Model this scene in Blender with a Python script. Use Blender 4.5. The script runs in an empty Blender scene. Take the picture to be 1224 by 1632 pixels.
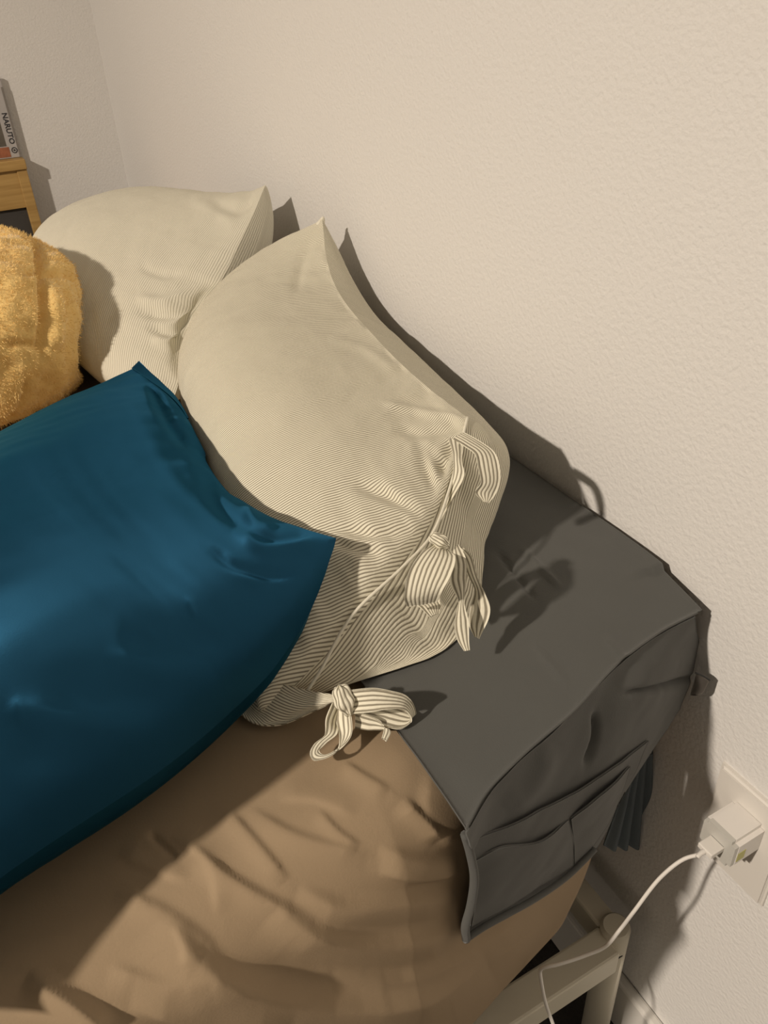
import bpy, bmesh, math
import numpy as np
from mathutils import Vector, Matrix

# ------------------------------------------------------------------ camera
F_PX = 1280.0
CAM = np.array([-0.45, 0.0, 1.09])
ROT = np.array([[0.87532546, -0.29893012, 0.38006068],
                [-0.48148702, -0.46660042, 0.74192607],
                [-0.04444757, -0.83242107, -0.5523582]])   # columns: right, down, forward
_u, _s, _v = np.linalg.svd(ROT); ROT = _u @ _v
scn = bpy.context.scene
cd = bpy.data.cameras.new('camera'); cam = bpy.data.objects.new('camera', cd)
scn.collection.objects.link(cam); scn.camera = cam
m = np.eye(4); m[:3, 0] = ROT[:, 0]; m[:3, 1] = -ROT[:, 1]; m[:3, 2] = -ROT[:, 2]; m[:3, 3] = CAM
cam.matrix_world = Matrix(m.tolist())
cd.sensor_fit = 'VERTICAL'; cd.sensor_height = 36.0; cd.lens = 36.0 * F_PX / 1632.0
cd.clip_start = 0.02; cd.clip_end = 50

# ------------------------------------------------------------------ world, light, exposure
w = bpy.data.worlds.new('world'); scn.world = w; w.use_nodes = True
w.node_tree.nodes['Background'].inputs[0].default_value = (0.02, 0.02, 0.02, 1)
LIGHT = (-2.6, 0.02, 2.36)
ld = bpy.data.lights.new('ceiling_lamp_light', 'AREA'); ld.energy = 132; ld.color = (1.0, 0.87, 0.73)
ld.shape = 'DISK'; ld.size = 0.13
lo = bpy.data.objects.new('ceiling_lamp_light', ld); lo.location = LIGHT; scn.collection.objects.link(lo)
vs = scn.view_settings
scn.display_settings.display_device = 'sRGB'
vs.view_transform = 'Standard'; vs.look = 'None'; vs.gamma = 1.0; vs.use_curve_mapping = False
vs.exposure = 0.0

# ------------------------------------------------------------------ helpers
def at(u, v, x=None, y=None, z=None, k=None):
    """point of the room seen at photo position (u, v) that lies on a given plane (or at depth k)"""
    r = ROT @ np.array([(u - 612) / F_PX, (v - 816) / F_PX, 1.0])
    if x is not None: k = (x - CAM[0]) / r[0]
    if y is not None: k = (y - CAM[1]) / r[1]
    if z is not None: k = (z - CAM[2]) / r[2]
    return CAM + k * r

def proj(P):
    c = (P - CAM) @ ROT
    return np.stack([612 + F_PX * c[..., 0] / c[..., 2], 816 + F_PX * c[..., 1] / c[..., 2]], -1)

def lin(r, g, b):
    f = lambda c: c / 12.92 if c <= 0.04045 else ((c + 0.055) / 1.055) ** 2.4
    return (f(r / 255), f(g / 255), f(b / 255), 1)

def hash3(ix, iy, iz, seed):
    h = (ix.astype(np.int64) * 374761393 + iy.astype(np.int64) * 668265263 + iz.astype(np.int64) * 2147483647 + seed * 974711) & 0xffffffff
    h = ((h ^ (h >> 13)) * 1274126177) & 0xffffffff
    h = (h ^ (h >> 16)) & 0xffff
    return h / 32767.5 - 1.0

def noise(P, freq, seed=0):
    p = np.asarray(P) * np.asarray(freq, float) + 31.7
    i = np.floor(p); f = p - i; f = f * f * (3 - 2 * f); i = i.astype(np.int64)
    out = 0
    for dx in (0, 1):
        wx = f[..., 0] if dx else 1 - f[..., 0]
        for dy in (0, 1):
            wy = f[..., 1] if dy else 1 - f[..., 1]
            for dz in (0, 1):
                wz = f[..., 2] if dz else 1 - f[..., 2]
                out = out + wx * wy * wz * hash3(i[..., 0] + dx, i[..., 1] + dy, i[..., 2] + dz, seed)
    return out

def fbm(P, freq, seed=0, octaves=3):
    o = 0
    for q in range(octaves):
        o = o + noise(P, np.asarray(freq, float) * 2 ** q, seed + q) * 0.5 ** q
    return o

def spline(pts, n):
    """n points along a smooth curve through pts, evenly spaced by length"""
    p = np.array(pts, float)
    if len(p) == 2:
        t = np.linspace(0, 1, n)[:, None]; return p[0] * (1 - t) + p[1] * t
    q = np.vstack([2 * p[0] - p[1], p, 2 * p[-1] - p[-2]])
    out = []
    for a in range(len(p) - 1):
        p0, p1, p2, p3 = q[a:a + 4]
        d0, d1, d2 = [max(1e-6, np.linalg.norm(e) ** 0.5) for e in (p1 - p0, p2 - p1, p3 - p2)]
        m1 = (p1 - p0) / d0 - (p2 - p0) / (d0 + d1) + (p2 - p1) / d1
        m2 = (p2 - p1) / d1 - (p3 - p1) / (d1 + d2) + (p3 - p2) / d2
        m1 *= d1; m2 *= d1
        t = np.linspace(0, 1, 24, endpoint=False)[:, None]
        out.append((2*t**3-3*t**2+1)*p1 + (t**3-2*t**2+t)*m1 + (-2*t**3+3*t**2)*p2 + (t**3-t**2)*m2)
    c = np.vstack(out + [p[-1:]])
    l = np.concatenate([[0], np.cumsum(np.linalg.norm(np.diff(c, axis=0), axis=1))])
    s = np.linspace(0, l[-1], n)
    return np.stack([np.interp(s, l, c[:, a]) for a in range(c.shape[1])], -1)

def spline_k(pts, n):
    """like spline() but evenly spaced per control point (keeps rows of a net aligned)"""
    p = np.array(pts, float); q = np.vstack([2 * p[0] - p[1], p, 2 * p[-1] - p[-2]])
    s = np.linspace(0, len(p) - 1, n); i = np.minimum(s.astype(int), len(p) - 2); t = (s - i)[:, None]
    p0, p1, p2, p3 = q[i], q[i + 1], q[i + 2], q[i + 3]
    return 0.5 * (2*p1 + (p2-p0)*t + (2*p0-5*p1+4*p2-p3)*t**2 + (3*p1-p0-3*p2+p3)*t**3)

def net(rows, ns, nt):
    """smooth grid (ns, nt, 3) through a small net of control points"""
    a = np.array([spline_k(r, nt) for r in rows])
    return np.stack([spline_k(a[:, j], ns) for j in range(nt)], 1)

def normals(G):
    a = np.gradient(G, axis=0); b = np.gradient(G, axis=1)
    n = np.cross(a, b); return n / (np.linalg.norm(n, axis=-1, keepdims=True) + 1e-12)

def blur(G, it=1):
    for _ in range(it):
        H = G.copy()
        H[1:-1] = (G[:-2] + 2 * G[1:-1] + G[2:]) / 4
        G = H.copy(); G[:, 1:-1] = (H[:, :-2] + 2 * H[:, 1:-1] + H[:, 2:]) / 4
    return G

def seg_dist(pp, poly):
    """distance from 2-D points to a polyline, and position 0..1 along it"""
    best = np.full(pp.shape[:-1], 1e9); pos = np.zeros_like(best); side = np.zeros_like(best)
    n = len(poly) - 1
    for a in range(n):
        A = np.array(poly[a], float); B = np.array(poly[a + 1], float); d = B - A
        t = np.clip(((pp - A) @ d) / (d @ d), 0, 1)
        e = pp - (A + t[..., None] * d); r = np.linalg.norm(e, axis=-1)
        mk = r < best
        best[mk] = r[mk]; pos[mk] = ((a + t) / n)[mk]
        side[mk] = np.sign(d[0] * e[..., 1] - d[1] * e[..., 0])[mk]
    return best, pos, side

def folds(G, N, strokes, mask=1.0, seam=False):
    """press folds into a cloth grid: (polyline, width, height[, kind]); kind 1 gives a step with one steep side"""
    pp = proj(G); disp = np.zeros(G.shape[:-1])
    for st in strokes:
        poly, wd, h = st[:3]; kind = st[3] if len(st) > 3 else 0
        d, pos, side = seg_dist(pp, spline(poly, 14))
        tap = np.clip(np.sin(np.pi * np.clip(pos, 0.02, 0.98)) * 1.6, 0, 1)
        if kind == 0: prof = np.exp(-(d / wd) ** 2)
        else: prof = np.where(side * kind > 0, np.exp(-(d / (wd * 3.0)) ** 2), np.exp(-(d / (wd * 0.9)) ** 2))
        disp += h * prof * tap
    if seam:
        s, t = np.meshgrid(np.linspace(0, 1, G.shape[0]), np.linspace(0, 1, G.shape[1]), indexing='ij')
        disp = disp * np.clip(np.minimum(np.minimum(s, 1 - s), np.minimum(t, 1 - t)) / .03, 0, 1)
    return G + N * (disp * mask)[..., None]

COL = scn.collection
def add_obj(name, me, parent=None, label=None, cat=None, group=None, kind=None):
    o = bpy.data.objects.new(name, me); COL.objects.link(o)
    if parent is not None: o.parent = parent; o.matrix_parent_inverse = parent.matrix_world.inverted()
    return props(o, label, cat, group, kind)
def props(o, label=None, cat=None, group=None, kind=None):
    for k_, v_ in (('label', label), ('category', cat), ('group', group), ('kind', kind)):
        if v_: o[k_] = v_
    return o
def empty(name, loc, label, cat, group=None):
    o = bpy.data.objects.new(name, None); o.empty_display_size = 0.05
    o.location = loc; COL.objects.link(o); o.matrix_world = Matrix.Translation(loc)
    return props(o, label, cat, group)

def mesh_from(name, V, Fq, mat, uv=None, smooth=True):
    me = bpy.data.meshes.new(name); me.from_pydata([tuple(p) for p in V], [], [tuple(q) for q in Fq])
    if uv is not None:
        ul = me.uv_layers.new(name='UVMap')
        idx = np.zeros(len(me.loops), np.int64); me.loops.foreach_get('vertex_index', idx)
        ul.data.foreach_set('uv', np.asarray(uv, np.float32)[idx].ravel())
    me.materials.append(mat)
    me.polygons.foreach_set('use_smooth', np.full(len(me.polygons), smooth)); me.update()
    return me

def quads(ns, nt, off=0, flip=False):
    i, j = np.meshgrid(np.arange(ns - 1), np.arange(nt - 1), indexing='ij')
    a = (i * nt + j).ravel() + off
    q = np.stack([a, a + nt, a + nt + 1, a + 1], -1)
    return q[:, ::-1] if flip else q

def sheet_mesh(name, G, mat, uv=None, thick=0.001, flip=False):
    """a cloth grid with real thickness (two skins and a rim)"""
    ns, nt = G.shape[:2]; N = normals(G) * (-1 if flip else 1)
    top = G + N * thick / 2; bot = G - N * thick / 2
    V = np.vstack([top.reshape(-1, 3), bot.reshape(-1, 3)]); n = ns * nt
    Q = [quads(ns, nt, 0, flip), quads(ns, nt, n, not flip)]
    ring = [i * nt for i in range(ns)] + [(ns - 1) * nt + j for j in range(1, nt)] + [i * nt + nt - 1 for i in range(ns - 2, -1, -1)] + list(range(nt - 2, 0, -1))
    ring = np.array(ring); nx = np.roll(ring, -1)
    r = np.stack([ring, ring + n, nx + n, nx], -1)
    Q.append(r if flip else r[:, ::-1])
    UV = None
    if uv is not None: UV = np.vstack([uv.reshape(-1, 2)] * 2)
    return mesh_from(name, V, np.vstack(Q), mat, UV)

def tube_mesh(name, pts, rad, mat, seg=10, n=60, sub=True, cap=True):
    c = spline(pts, n) if sub else np.array(pts, float)
    n = len(c); r = np.full(n, rad) if np.isscalar(rad) else np.interp(np.linspace(0, 1, n), np.linspace(0, 1, len(rad)), rad)
    T = np.gradient(c, axis=0); T /= np.linalg.norm(T, axis=1)[:, None] + 1e-12
    up = np.array([0.3, 0.2, 0.93]); A = np.cross(T[0], up); A /= np.linalg.norm(A)
    V = []
    for i in range(n):
        A = A - T[i] * (A @ T[i]); A /= np.linalg.norm(A); B = np.cross(T[i], A)
        for s in range(seg):
            a = 2 * math.pi * s / seg; V.append(c[i] + r[i] * (math.cos(a) * A + math.sin(a) * B))
    Q = []
    for i in range(n - 1):
        for s in range(seg):
            s2 = (s + 1) % seg; Q.append((i*seg+s, i*seg+s2, (i+1)*seg+s2, (i+1)*seg+s))
    if cap: Q.append(tuple(range(seg))[::-1]); Q.append(tuple((n-1)*seg + s for s in range(seg)))
    return mesh_from(name, V, Q, mat)

def box_bm(bm, lo, hi, bevel=0.0, seg=2, rot=None, org=None):
    lo, hi = np.array(lo, float), np.array(hi, float)
    r = bmesh.ops.create_cube(bm, size=1.0); vs_ = r['verts']
    for v in vs_: v.co = Vector(((lo + hi) / 2 + np.array(v.co) * (hi - lo)).tolist())
    if bevel:
        es = {e for v in vs_ for e in v.link_edges}
        g = bmesh.ops.bevel(bm, geom=list(es), offset=bevel, segments=seg, profile=0.5, affect='EDGES')
        vs_ = list({v for f in g['faces'] for v in f.verts} | {v for v in vs_ if v.is_valid})
    if rot is not None: bmesh.ops.rotate(bm, verts=vs_, cent=org or (0, 0, 0), matrix=rot)
    return vs_
def box(name, lo, hi, mat, parent=None, bevel=0.0, seg=2, smooth=False, **kw):
    bm = bmesh.new(); box_bm(bm, lo, hi, bevel, seg)
    me = bpy.data.meshes.new(name); bm.to_mesh(me); bm.free(); me.materials.append(mat)
    if smooth: me.polygons.foreach_set('use_smooth', np.full(len(me.polygons), True))
    return add_obj(name, me, parent, **kw)

# ------------------------------------------------------------------ materials
def material(name):
    m_ = bpy.data.materials.new(name); m_.use_nodes = True; nt = m_.node_tree
    b = nt.nodes['Principled BSDF']; return m_, nt, b
def nd(nt, t, **kw):
    n_ = nt.nodes.new(t)
    for a, b in kw.items(): setattr(n_, a, b)
    return n_
def noise_bump(nt, b, scale, strength, dist, detail=3, coord='Object', prev=None):
    tc = nd(nt, 'ShaderNodeTexCoord'); no = nd(nt, 'ShaderNodeTexNoise'); bp = nd(nt, 'ShaderNodeBump')
    no.inputs['Scale'].default_value = scale; no.inputs['Detail'].default_value = detail
    bp.inputs['Strength'].default_value = strength; bp.inputs['Distance'].default_value = dist
    nt.links.new(tc.outputs[coord], no.inputs['Vector']); nt.links.new(no.outputs['Fac'], bp.inputs['Height'])
    if prev is not None: nt.links.new(prev.outputs['Normal'], bp.inputs['Normal'])
    nt.links.new(bp.outputs['Normal'], b.inputs['Normal']); return bp
def plain(name, col, rough=0.5, bump=None, var=0.0, vscale=30, spec=0.5, sheen=0.0):
    m_, nt, b = material(name)
    b.inputs['Base Color'].default_value = col; b.inputs['Roughness'].default_value = rough
    b.inputs['Specular IOR Level'].default_value = spec
    if sheen: b.inputs['Sheen Weight'].default_value = sheen
    if var:
        tc = nd(nt, 'ShaderNodeTexCoord'); no = nd(nt, 'ShaderNodeTexNoise'); mx = nd(nt, 'ShaderNodeMixRGB')
        no.inputs['Scale'].default_value = vscale; no.inputs['Detail'].default_value = 4
        mx.inputs[1].default_value = tuple(c * (1 - var) for c in col[:3]) + (1,)
        mx.inputs[2].default_value = tuple(min(1, c * (1 + var)) for c in col[:3]) + (1,)
        nt.links.new(tc.outputs['Object'], no.inputs['Vector']); nt.links.new(no.outputs['Fac'], mx.inputs[0])
        nt.links.new(mx.outputs[0], b.inputs['Base Color'])
    if bump: noise_bump(nt, b, *bump)
    return m_

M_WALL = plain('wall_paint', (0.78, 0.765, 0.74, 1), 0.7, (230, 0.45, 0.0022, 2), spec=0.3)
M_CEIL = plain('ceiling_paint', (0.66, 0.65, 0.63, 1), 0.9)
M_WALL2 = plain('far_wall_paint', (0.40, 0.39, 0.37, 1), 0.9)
M_FLOOR = plain('floor_carpet', (0.05, 0.045, 0.04, 1), 0.95, (400, 0.6, 0.004, 3), 0.3, 200)
M_TRIM = plain('trim_paint', (0.70, 0.68, 0.64, 1), 0.45)
M_BEDMETAL = plain('cream_bed_paint', (0.62, 0.58, 0.47, 1), 0.45, (60, 0.05, 0.001, 2))
M_PLATE = plain('white_plastic', (0.74, 0.71, 0.66, 1), 0.32)
M_CHARGE = plain('charger_plastic', (0.80, 0.77, 0.73, 1), 0.30)
M_CHGFACE = plain('charger_face_plastic', (0.55, 0.54, 0.50, 1), 0.28)
M_CABLE = plain('cable_rubber', (0.78, 0.75, 0.70, 1), 0.45)
M_DARK = plain('dark_slot', (0.02, 0.02, 0.02, 1), 0.6)
M_PATCH = plain('yellow_green_patch', (0.50, 0.48, 0.12, 1), 0.4)
M_GREY = plain('grey_cotton', (0.093, 0.094, 0.088, 1), 0.85, (900, 0.25, 0.0006, 2), 0.06, 18, spec=0.25, sheen=0.15)
M_GREYBLUE = plain('grey_blue_lining', (0.12, 0.145, 0.16, 1), 0.8, (700, 0.2, 0.0006, 2), spec=0.25)
M_SHEET = plain('beige_sheet', (0.33, 0.245, 0.155, 1), 0.8, (700, 0.2, 0.0006, 2), 0.05, 12, spec=0.2)
M_YELLOW = plain('yellow_fleece', (0.95, 0.65, 0.25, 1), 0.95, (420, 0.35, 0.003, 4), 0.10, 60, spec=0.1, sheen=0.4)
M_FUR = plain('yellow_fleece_pile', (0.97, 0.70, 0.29, 1), 0.95, spec=0.1, sheen=0.3)
M_PINE = None
def wood(name, c1, c2):
    m_, nt, b = material(name); b.inputs['Roughness'].default_value = 0.45
    tc = nd(nt, 'ShaderNodeTexCoord'); mp = nd(nt, 'ShaderNodeMapping'); no = nd(nt, 'ShaderNodeTexNoise'); rp = nd(nt, 'ShaderNodeValToRGB')
    mp.inputs['Scale'].default_value = (3, 30, 60); no.inputs['Scale'].default_value = 2.0; no.inputs['Detail'].default_value = 5
    rp.color_ramp.elements[0].color = c1; rp.color_ramp.elements[0].position = 0.3
    rp.color_ramp.elements[1].color = c2; rp.color_ramp.elements[1].position = 0.7
    nt.links.new(tc.outputs['Object'], mp.inputs[0]); nt.links.new(mp.outputs[0], no.inputs['Vector'])
    nt.links.new(no.outputs['Fac'], rp.inputs[0]); nt.links.new(rp.outputs[0], b.inputs['Base Color']); return m_
M_PINE = wood('pine_wood', (0.40, 0.24, 0.075, 1), (0.56, 0.36, 0.13, 1))
M_GAPSHADE = plain('shelf_gap_shade', (0.06, 0.055, 0.05, 1), 0.7)  # near-black colour paints in the wall shadow seen below the apron

def satin():
    m_, nt, b = material('blue_satin')
    b.inputs['Base Color'].default_value = (0.021, 0.098, 0.185, 1); b.inputs['Metallic'].default_value = 0.9
    b.inputs['Roughness'].default_value = 0.60; b.inputs['Anisotropic'].default_value = 0.80      # satin floats run one way
    tg_ = nd(nt, 'ShaderNodeTangent', direction_type='UV_MAP', uv_map='UVMap'); nt.links.new(tg_.outputs[0], b.inputs['Tangent']); b.inputs['Specular IOR Level'].default_value = 0.5
    b.inputs['Specular Tint'].default_value = (0.35, 0.75, 1.0, 1)
    b.inputs['Sheen Weight'].default_value = 0.0
    noise_bump(nt, b, 1100, 0.12, 0.0004, 2); return m_
M_BLUE = satin()

def striped(name, cream=(0.86, 0.82, 0.67, 1), line=(0.31, 0.28, 0.21, 1), duty=0.36):
    """stripes from the cloth's own UV.x (in metres), with a crinkled weave"""
    m_, nt, b = material(name); b.inputs['Roughness'].default_value = 0.85; b.inputs['Specular IOR Level'].default_value = 0.2
    uv = nd(nt, 'ShaderNodeUVMap'); sp = nd(nt, 'ShaderNodeSeparateXYZ')
    tc = nd(nt, 'ShaderNodeTexCoord'); wob = nd(nt, 'ShaderNodeTexNoise'); wob.inputs['Scale'].default_value = 45; wob.inputs['Detail'].default_value = 3
    ws = nd(nt, 'ShaderNodeMath', operation='MULTIPLY_ADD'); ws.inputs[1].default_value = 0.0016; 
    nt.links.new(uv.outputs[0], sp.inputs[0]); nt.links.new(tc.outputs['Object'], wob.inputs['Vector'])
    nt.links.new(wob.outputs['Fac'], ws.inputs[0]); nt.links.new(sp.outputs[0], ws.inputs[2])
    mu = nd(nt, 'ShaderNodeMath', operation='MULTIPLY'); mu.inputs[1].default_value = 2 * math.pi / 0.0028
    si = nd(nt, 'ShaderNodeMath', operation='SINE')
    nt.links.new(ws.outputs[0], mu.inputs[0]); nt.links.new(mu.outputs[0], si.inputs[0])
    rp = nd(nt, 'ShaderNodeValToRGB'); mr = nd(nt, 'ShaderNodeMapRange'); mr.inputs[1].default_value = -1
    nt.links.new(si.outputs[0], mr.inputs[0]); nt.links.new(mr.outputs[0], rp.inputs[0])
    rp.color_ramp.elements[0].color = line; rp.color_ramp.elements[0].position = duty - 0.16
    rp.color_ramp.elements[1].color = cream; rp.color_ramp.elements[1].position = duty + 0.16
    nt.links.new(rp.outputs[0], b.inputs['Base Color'])
    bp = nd(nt, 'ShaderNodeBump'); bp.inputs['Strength'].default_value = 0.25; bp.inputs['Distance'].default_value = 0.0006
    nt.links.new(mr.outputs[0], bp.inputs['Height'])
    noise_bump(nt, b, 330, 0.35, 0.0012, 3, 'Object', bp); return m_
M_STRIPE = striped('striped_linen')
M_STRIPE_FAR = striped('striped_linen_pale', (0.80, 0.765, 0.64, 1), (0.53, 0.50, 0.40, 1))

# ------------------------------------------------------------------ room shell
X0, X1, Y0, Y1, ZC = -4.4, 0.0, -2.6, 2.19, 2.44
S = dict(kind='structure')
box('wall_right', (X1, Y0 - .1, 0), (X1 + .1, Y1 + .1, ZC), M_WALL, **S)
box('wall_back', (X0 - .1, Y1, 0), (X1, Y1 + .1, ZC), M_WALL, **S)
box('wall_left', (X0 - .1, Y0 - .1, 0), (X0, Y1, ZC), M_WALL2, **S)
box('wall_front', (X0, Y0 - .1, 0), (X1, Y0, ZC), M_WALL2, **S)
box('floor', (X0 - .1, Y0 - .1, -.1), (X1 + .1, Y1 + .1, 0), M_FLOOR, **S)
box('ceiling', (X0 - .1, Y0 - .1, ZC), (X1 + .1, Y1 + .1, ZC + .1), M_CEIL, **S)
box('baseboard_right', (-.014, Y0, 0), (0, Y1, .092), M_TRIM, bevel=.004, **S)
box('baseboard_back', (X0, Y1 - .014, 0), (-.014, Y1, .092), M_TRIM, bevel=.004, **S)

# ------------------------------------------------------------------ mattress
ZT = 0.674; MX0, MX1, MY0, MY1, MZ0 = -.98, -.010, .255, 1.90, .272
RV, RH = .075, .045      # corner radius in plan, edge radius
def round_box_points(axis_pts):
    P = np.array(axis_pts)
    q = P.copy()
    q[..., 0] = np.clip(P[..., 0], MX0 + RV, MX1 - RV); q[..., 1] = np.clip(P[..., 1], MY0 + RV, MY1 - RV)
    d = P[..., :2] - q[..., :2]; L = np.linalg.norm(d, axis=-1, keepdims=True)
    dirp = d / (L + 1e-9)
    # plan rounding, then edge rounding in the plane (radial, z)
    mx = np.maximum(np.abs(d[..., 0]), np.abs(d[..., 1]))       # square distance 0..RV
    rad = mx                                                        # radial distance from the core
    rin = RV - RH
    a = np.maximum(rad - rin, 0); zq = np.clip(P[..., 2], MZ0 + RH, ZT - RH); b = P[..., 2] - zq
    mm = np.maximum(a, np.abs(b)); hh = np.sqrt(a * a + b * b) + 1e-12
    a2 = a / hh * mm; b2 = b / hh * mm
    rr = np.where(rad > rin, rin + a2, rad)
    out = P.copy()
    out[..., :2] = q[..., :2] + dirp * rr[..., None]; out[..., 2] = zq + b2
    return out
def ticks(a, b, n, dense_lo=0, dense_hi=0, r=.075, nr=24):
    lo = np.linspace(a, a + r, nr); hi = np.linspace(b - r, b, nr); mid = np.linspace(a + r, b - r, n)
    return np.unique(np.round(np.concatenate([lo, mid, hi]), 6))
tx = np.unique(np.round(np.concatenate([np.linspace(MX0, MX0 + .075, 12), np.linspace(MX0 + .075, -.63, 40), np.linspace(-.63, -.20, 260), np.linspace(-.20, MX1 - .075, 40), np.linspace(MX1 - .075, MX1, 24)]), 6))
ty = np.unique(np.round(np.concatenate([np.linspace(MY0, MY0 + .075, 50), np.linspace(MY0 + .075, .46, 70), np.linspace(.46, .75, 50), np.linspace(.75, MY1 - .075, 30), np.linspace(MY1 - .075, MY1, 12)]), 6)); tz = ticks(MZ0, ZT, 160, r=.045, nr=26)
def sheet_disp(P, Nn):
    big = fbm(P, (5, 5, 7), 3, 2) * .0022
    return P + Nn * big[..., None]
SHEET_FOLDS = [
    ([(235, 1325), (262, 1350), (285, 1372)], 6, -.0025), ([(185, 1360), (255, 1388), (305, 1400)], 8, .002, -1),
    ([(300, 1345), (360, 1392), (430, 1432), (500, 1462)], 8, .0045, 1), ([(360, 1290), (410, 1345), (460, 1405)], 7, .003, 1), 
    ([(270, 1330), (330, 1372), (350, 1460)], 7, .0018, -1),
    ([(395, 1290), (470, 1330), (545, 1352), (590, 1364)], 8, .0028, 1), ([(505, 1290), (540, 1325), (575, 1348)], 5, .0024, 1),
    ([(545, 1215), (585, 1240), (622, 1260)], 6, .0025, 1), ([(640, 1272), (675, 1305), (703, 1335)], 7, .0045, 1),
    ([(440, 1270), (500, 1272), (570, 1300)], 8, .002, -1),
    ([(470, 1415), (540, 1440), (630, 1435), (730, 1420)], 12, .006, 1), ([(430, 1440), (500, 1480), (590, 1497), (690, 1485), (745, 1460)], 15, .008, 1),
    ([(250, 1455), (320, 1530), (430, 1575), (560, 1590), (680, 1570), (780, 1520)], 20, .011, 1),
    ([(40, 1552), (100, 1580), (180, 1635)], 12, .009, 1), ([(520, 1545), (640, 1550), (760, 1500), (860, 1430)], 14, .006, 1),
    ([(180, 1420), (240, 1440), (330, 1500), (345, 1530)], 9, .0022, 1), ([(275, 1465), (290, 1500), (290, 1530)], 6, .0018, -1),
    ([(200, 1600), (330, 1622), (460, 1634)], 14, .005, -1), ([(600, 1385), (660, 1395), (735, 1382)], 9, .004, -1), ([(600, 1350), (660, 1366), (735, 1368)], 9, .003, 1),
    ([(690, 1225), (684, 1290), (735, 1355)], 14, .003, -1), ([(170, 1540), (260, 1560), (330, 1548)], 10, .0025, 1),
]
def build_mattress():
    faces = []
    def face(u, v, fixed, axis, val):
        A, B = np.meshgrid(u, v, indexing='ij'); P = np.zeros(A.shape + (3,))
        o = [a for a in range(3) if a != axis]; P[..., o[0]] = A; P[..., o[1]] = B; P[..., axis] = val
        return P
    parts = [(face(tx, ty, 0, 2, ZT), False), (face(tx, ty, 0, 2, MZ0), True), (face(tx, tz, 0, 1, MY0), False),
             (face(tx, tz, 0, 1, MY1), True), (face(ty, tz, 0, 0, MX0), True), (face(ty, tz, 0, 0, MX1), False)]
    V, Q, off = [], [], 0
    for P, fl in parts:
        R_ = round_box_points(P)
        N = normals(R_) * (-1 if fl else 1)
        V.append((R_, N)); Q.append(quads(P.shape[0], P.shape[1], off, fl)); off += P.shape[0] * P.shape[1]
    # consistent normals across faces: outward from the core
    out = []
    for R_, N in V:
        core = np.stack([np.clip(R_[..., 0], MX0 + RV, MX1 - RV), np.clip(R_[..., 1], MY0 + RV, MY1 - RV), np.clip(R_[..., 2], MZ0 + RH, ZT - RH)], -1)
        d = R_ - core; n = np.linalg.norm(d, axis=-1, keepdims=True); Nn = np.where(n > 1e-6, d / (n + 1e-9), N)
        f = np.clip((1.2 - R_[..., 1]) / .3, 0, 1) * np.clip((-.004 - R_[..., 0]) / .04, 0, 1)
        G = sheet_disp(R_, Nn * f[..., None])
        # end face: cloth bellies out a little and is tucked in below
        e = np.clip((MY0 + .1 - R_[..., 1]) / .1, 0, 1); h = (ZT - R_[..., 2]) / (ZT - MZ0)
        G[..., 1] += e * (-.012 * np.sin(np.pi * np.clip(h, 0, 1)) + .035 * np.clip(h - .55, 0, 1) ** 1.5)
        # the wall-side corner recedes and the sheet pulls in below it
        c = np.clip((G[..., 0] + .32) / .31, 0, 1); ny = np.clip((MY0 + .45 - G[..., 1]) / .45, 0, 1)
        G[..., 1] += .080 * c ** .95 * ny * .78
        pull = np.clip((h - .06) / .30, 0, 1)
        G[..., 0] -= np.clip((G[..., 0] + .40) / .39, 0, 1) ** 1.5 * (.048 * pull + .03 * np.clip(h - .4, 0, 1))
        G = folds(G, Nn, SHEET_FOLDS, ((R_[..., 1] < .8) & (R_[..., 2] > MZ0 + .03)) * 1.0)
        out.append(G.reshape(-1, 3))
    return mesh_from('mattress', np.vstack(out), np.vstack(Q), M_SHEET)
bed = empty('bed', (-.5, 1.1, 0), 'narrow bed with a cream frame and a mattress in a beige fitted sheet', 'bed')
add_obj('mattress', build_mattress(), bed, label='mattress in a creased beige fitted sheet')

# frame: corner posts, end rail, side rails
def post(x, y, top):
    bm = bmesh.new()
    bmesh.ops.create_cone(bm, cap_ends=True, segments=28, radius1=.0155, radius2=.0155, depth=top, matrix=Matrix.Translation((x, y, top / 2)))
    bmesh.ops.bevel(bm, geom=[e for e in bm.edges if all(v.co.z > top - .001 for v in e.verts)], offset=.0025, segments=2, affect='EDGES')
    me = bpy.data.meshes.new('post'); bm.to_mesh(me); bm.free(); me.materials.append(M_BEDMETAL)
    me.polygons.foreach_set('use_smooth', [len(p.vertices) < 8 for p in me.polygons])
    p = add_obj('post', me, bed)
    return p
PX, PY, PZ = -.046, .306, .252
p0 = post(PX, PY, PZ)
sl = at(987, 1526, y=PY - .0155)
box('slot', (sl[0] - .004, PY - .0162, sl[2] - .0006), (sl[0] + .004, PY - .0146, sl[2] + .0006), M_DARK, p0)
post(-.945, PY, PZ); post(PX, 1.86, PZ); post(-.945, 1.86, PZ)
box('end_rail', (-.931, PY - .022, PZ - .046), (PX - .012, PY + .012, PZ - .008), M_BEDMETAL, bed, bevel=.003)
box('end_rail', (-.931, 1.845, PZ - .046), (PX - .012, 1.875, PZ - .008), M_BEDMETAL, bed, bevel=.003)
box('side_rail', (PX - .012, PY + .010, PZ - .046), (PX + .012, 1.85, PZ - .008), M_BEDMETAL, bed, bevel=.003)
box('side_rail', (-.957, PY + .010, PZ - .046), (-.933, 1.85, PZ - .008), M_BEDMETAL, bed, bevel=.003)
for i in range(11):
    y = .40 + i * .14
    box('slat', (-.93, y - .03, PZ - .004), (PX - .014, y + .03, PZ + .014), M_BEDMETAL, bed, bevel=.002)

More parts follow.
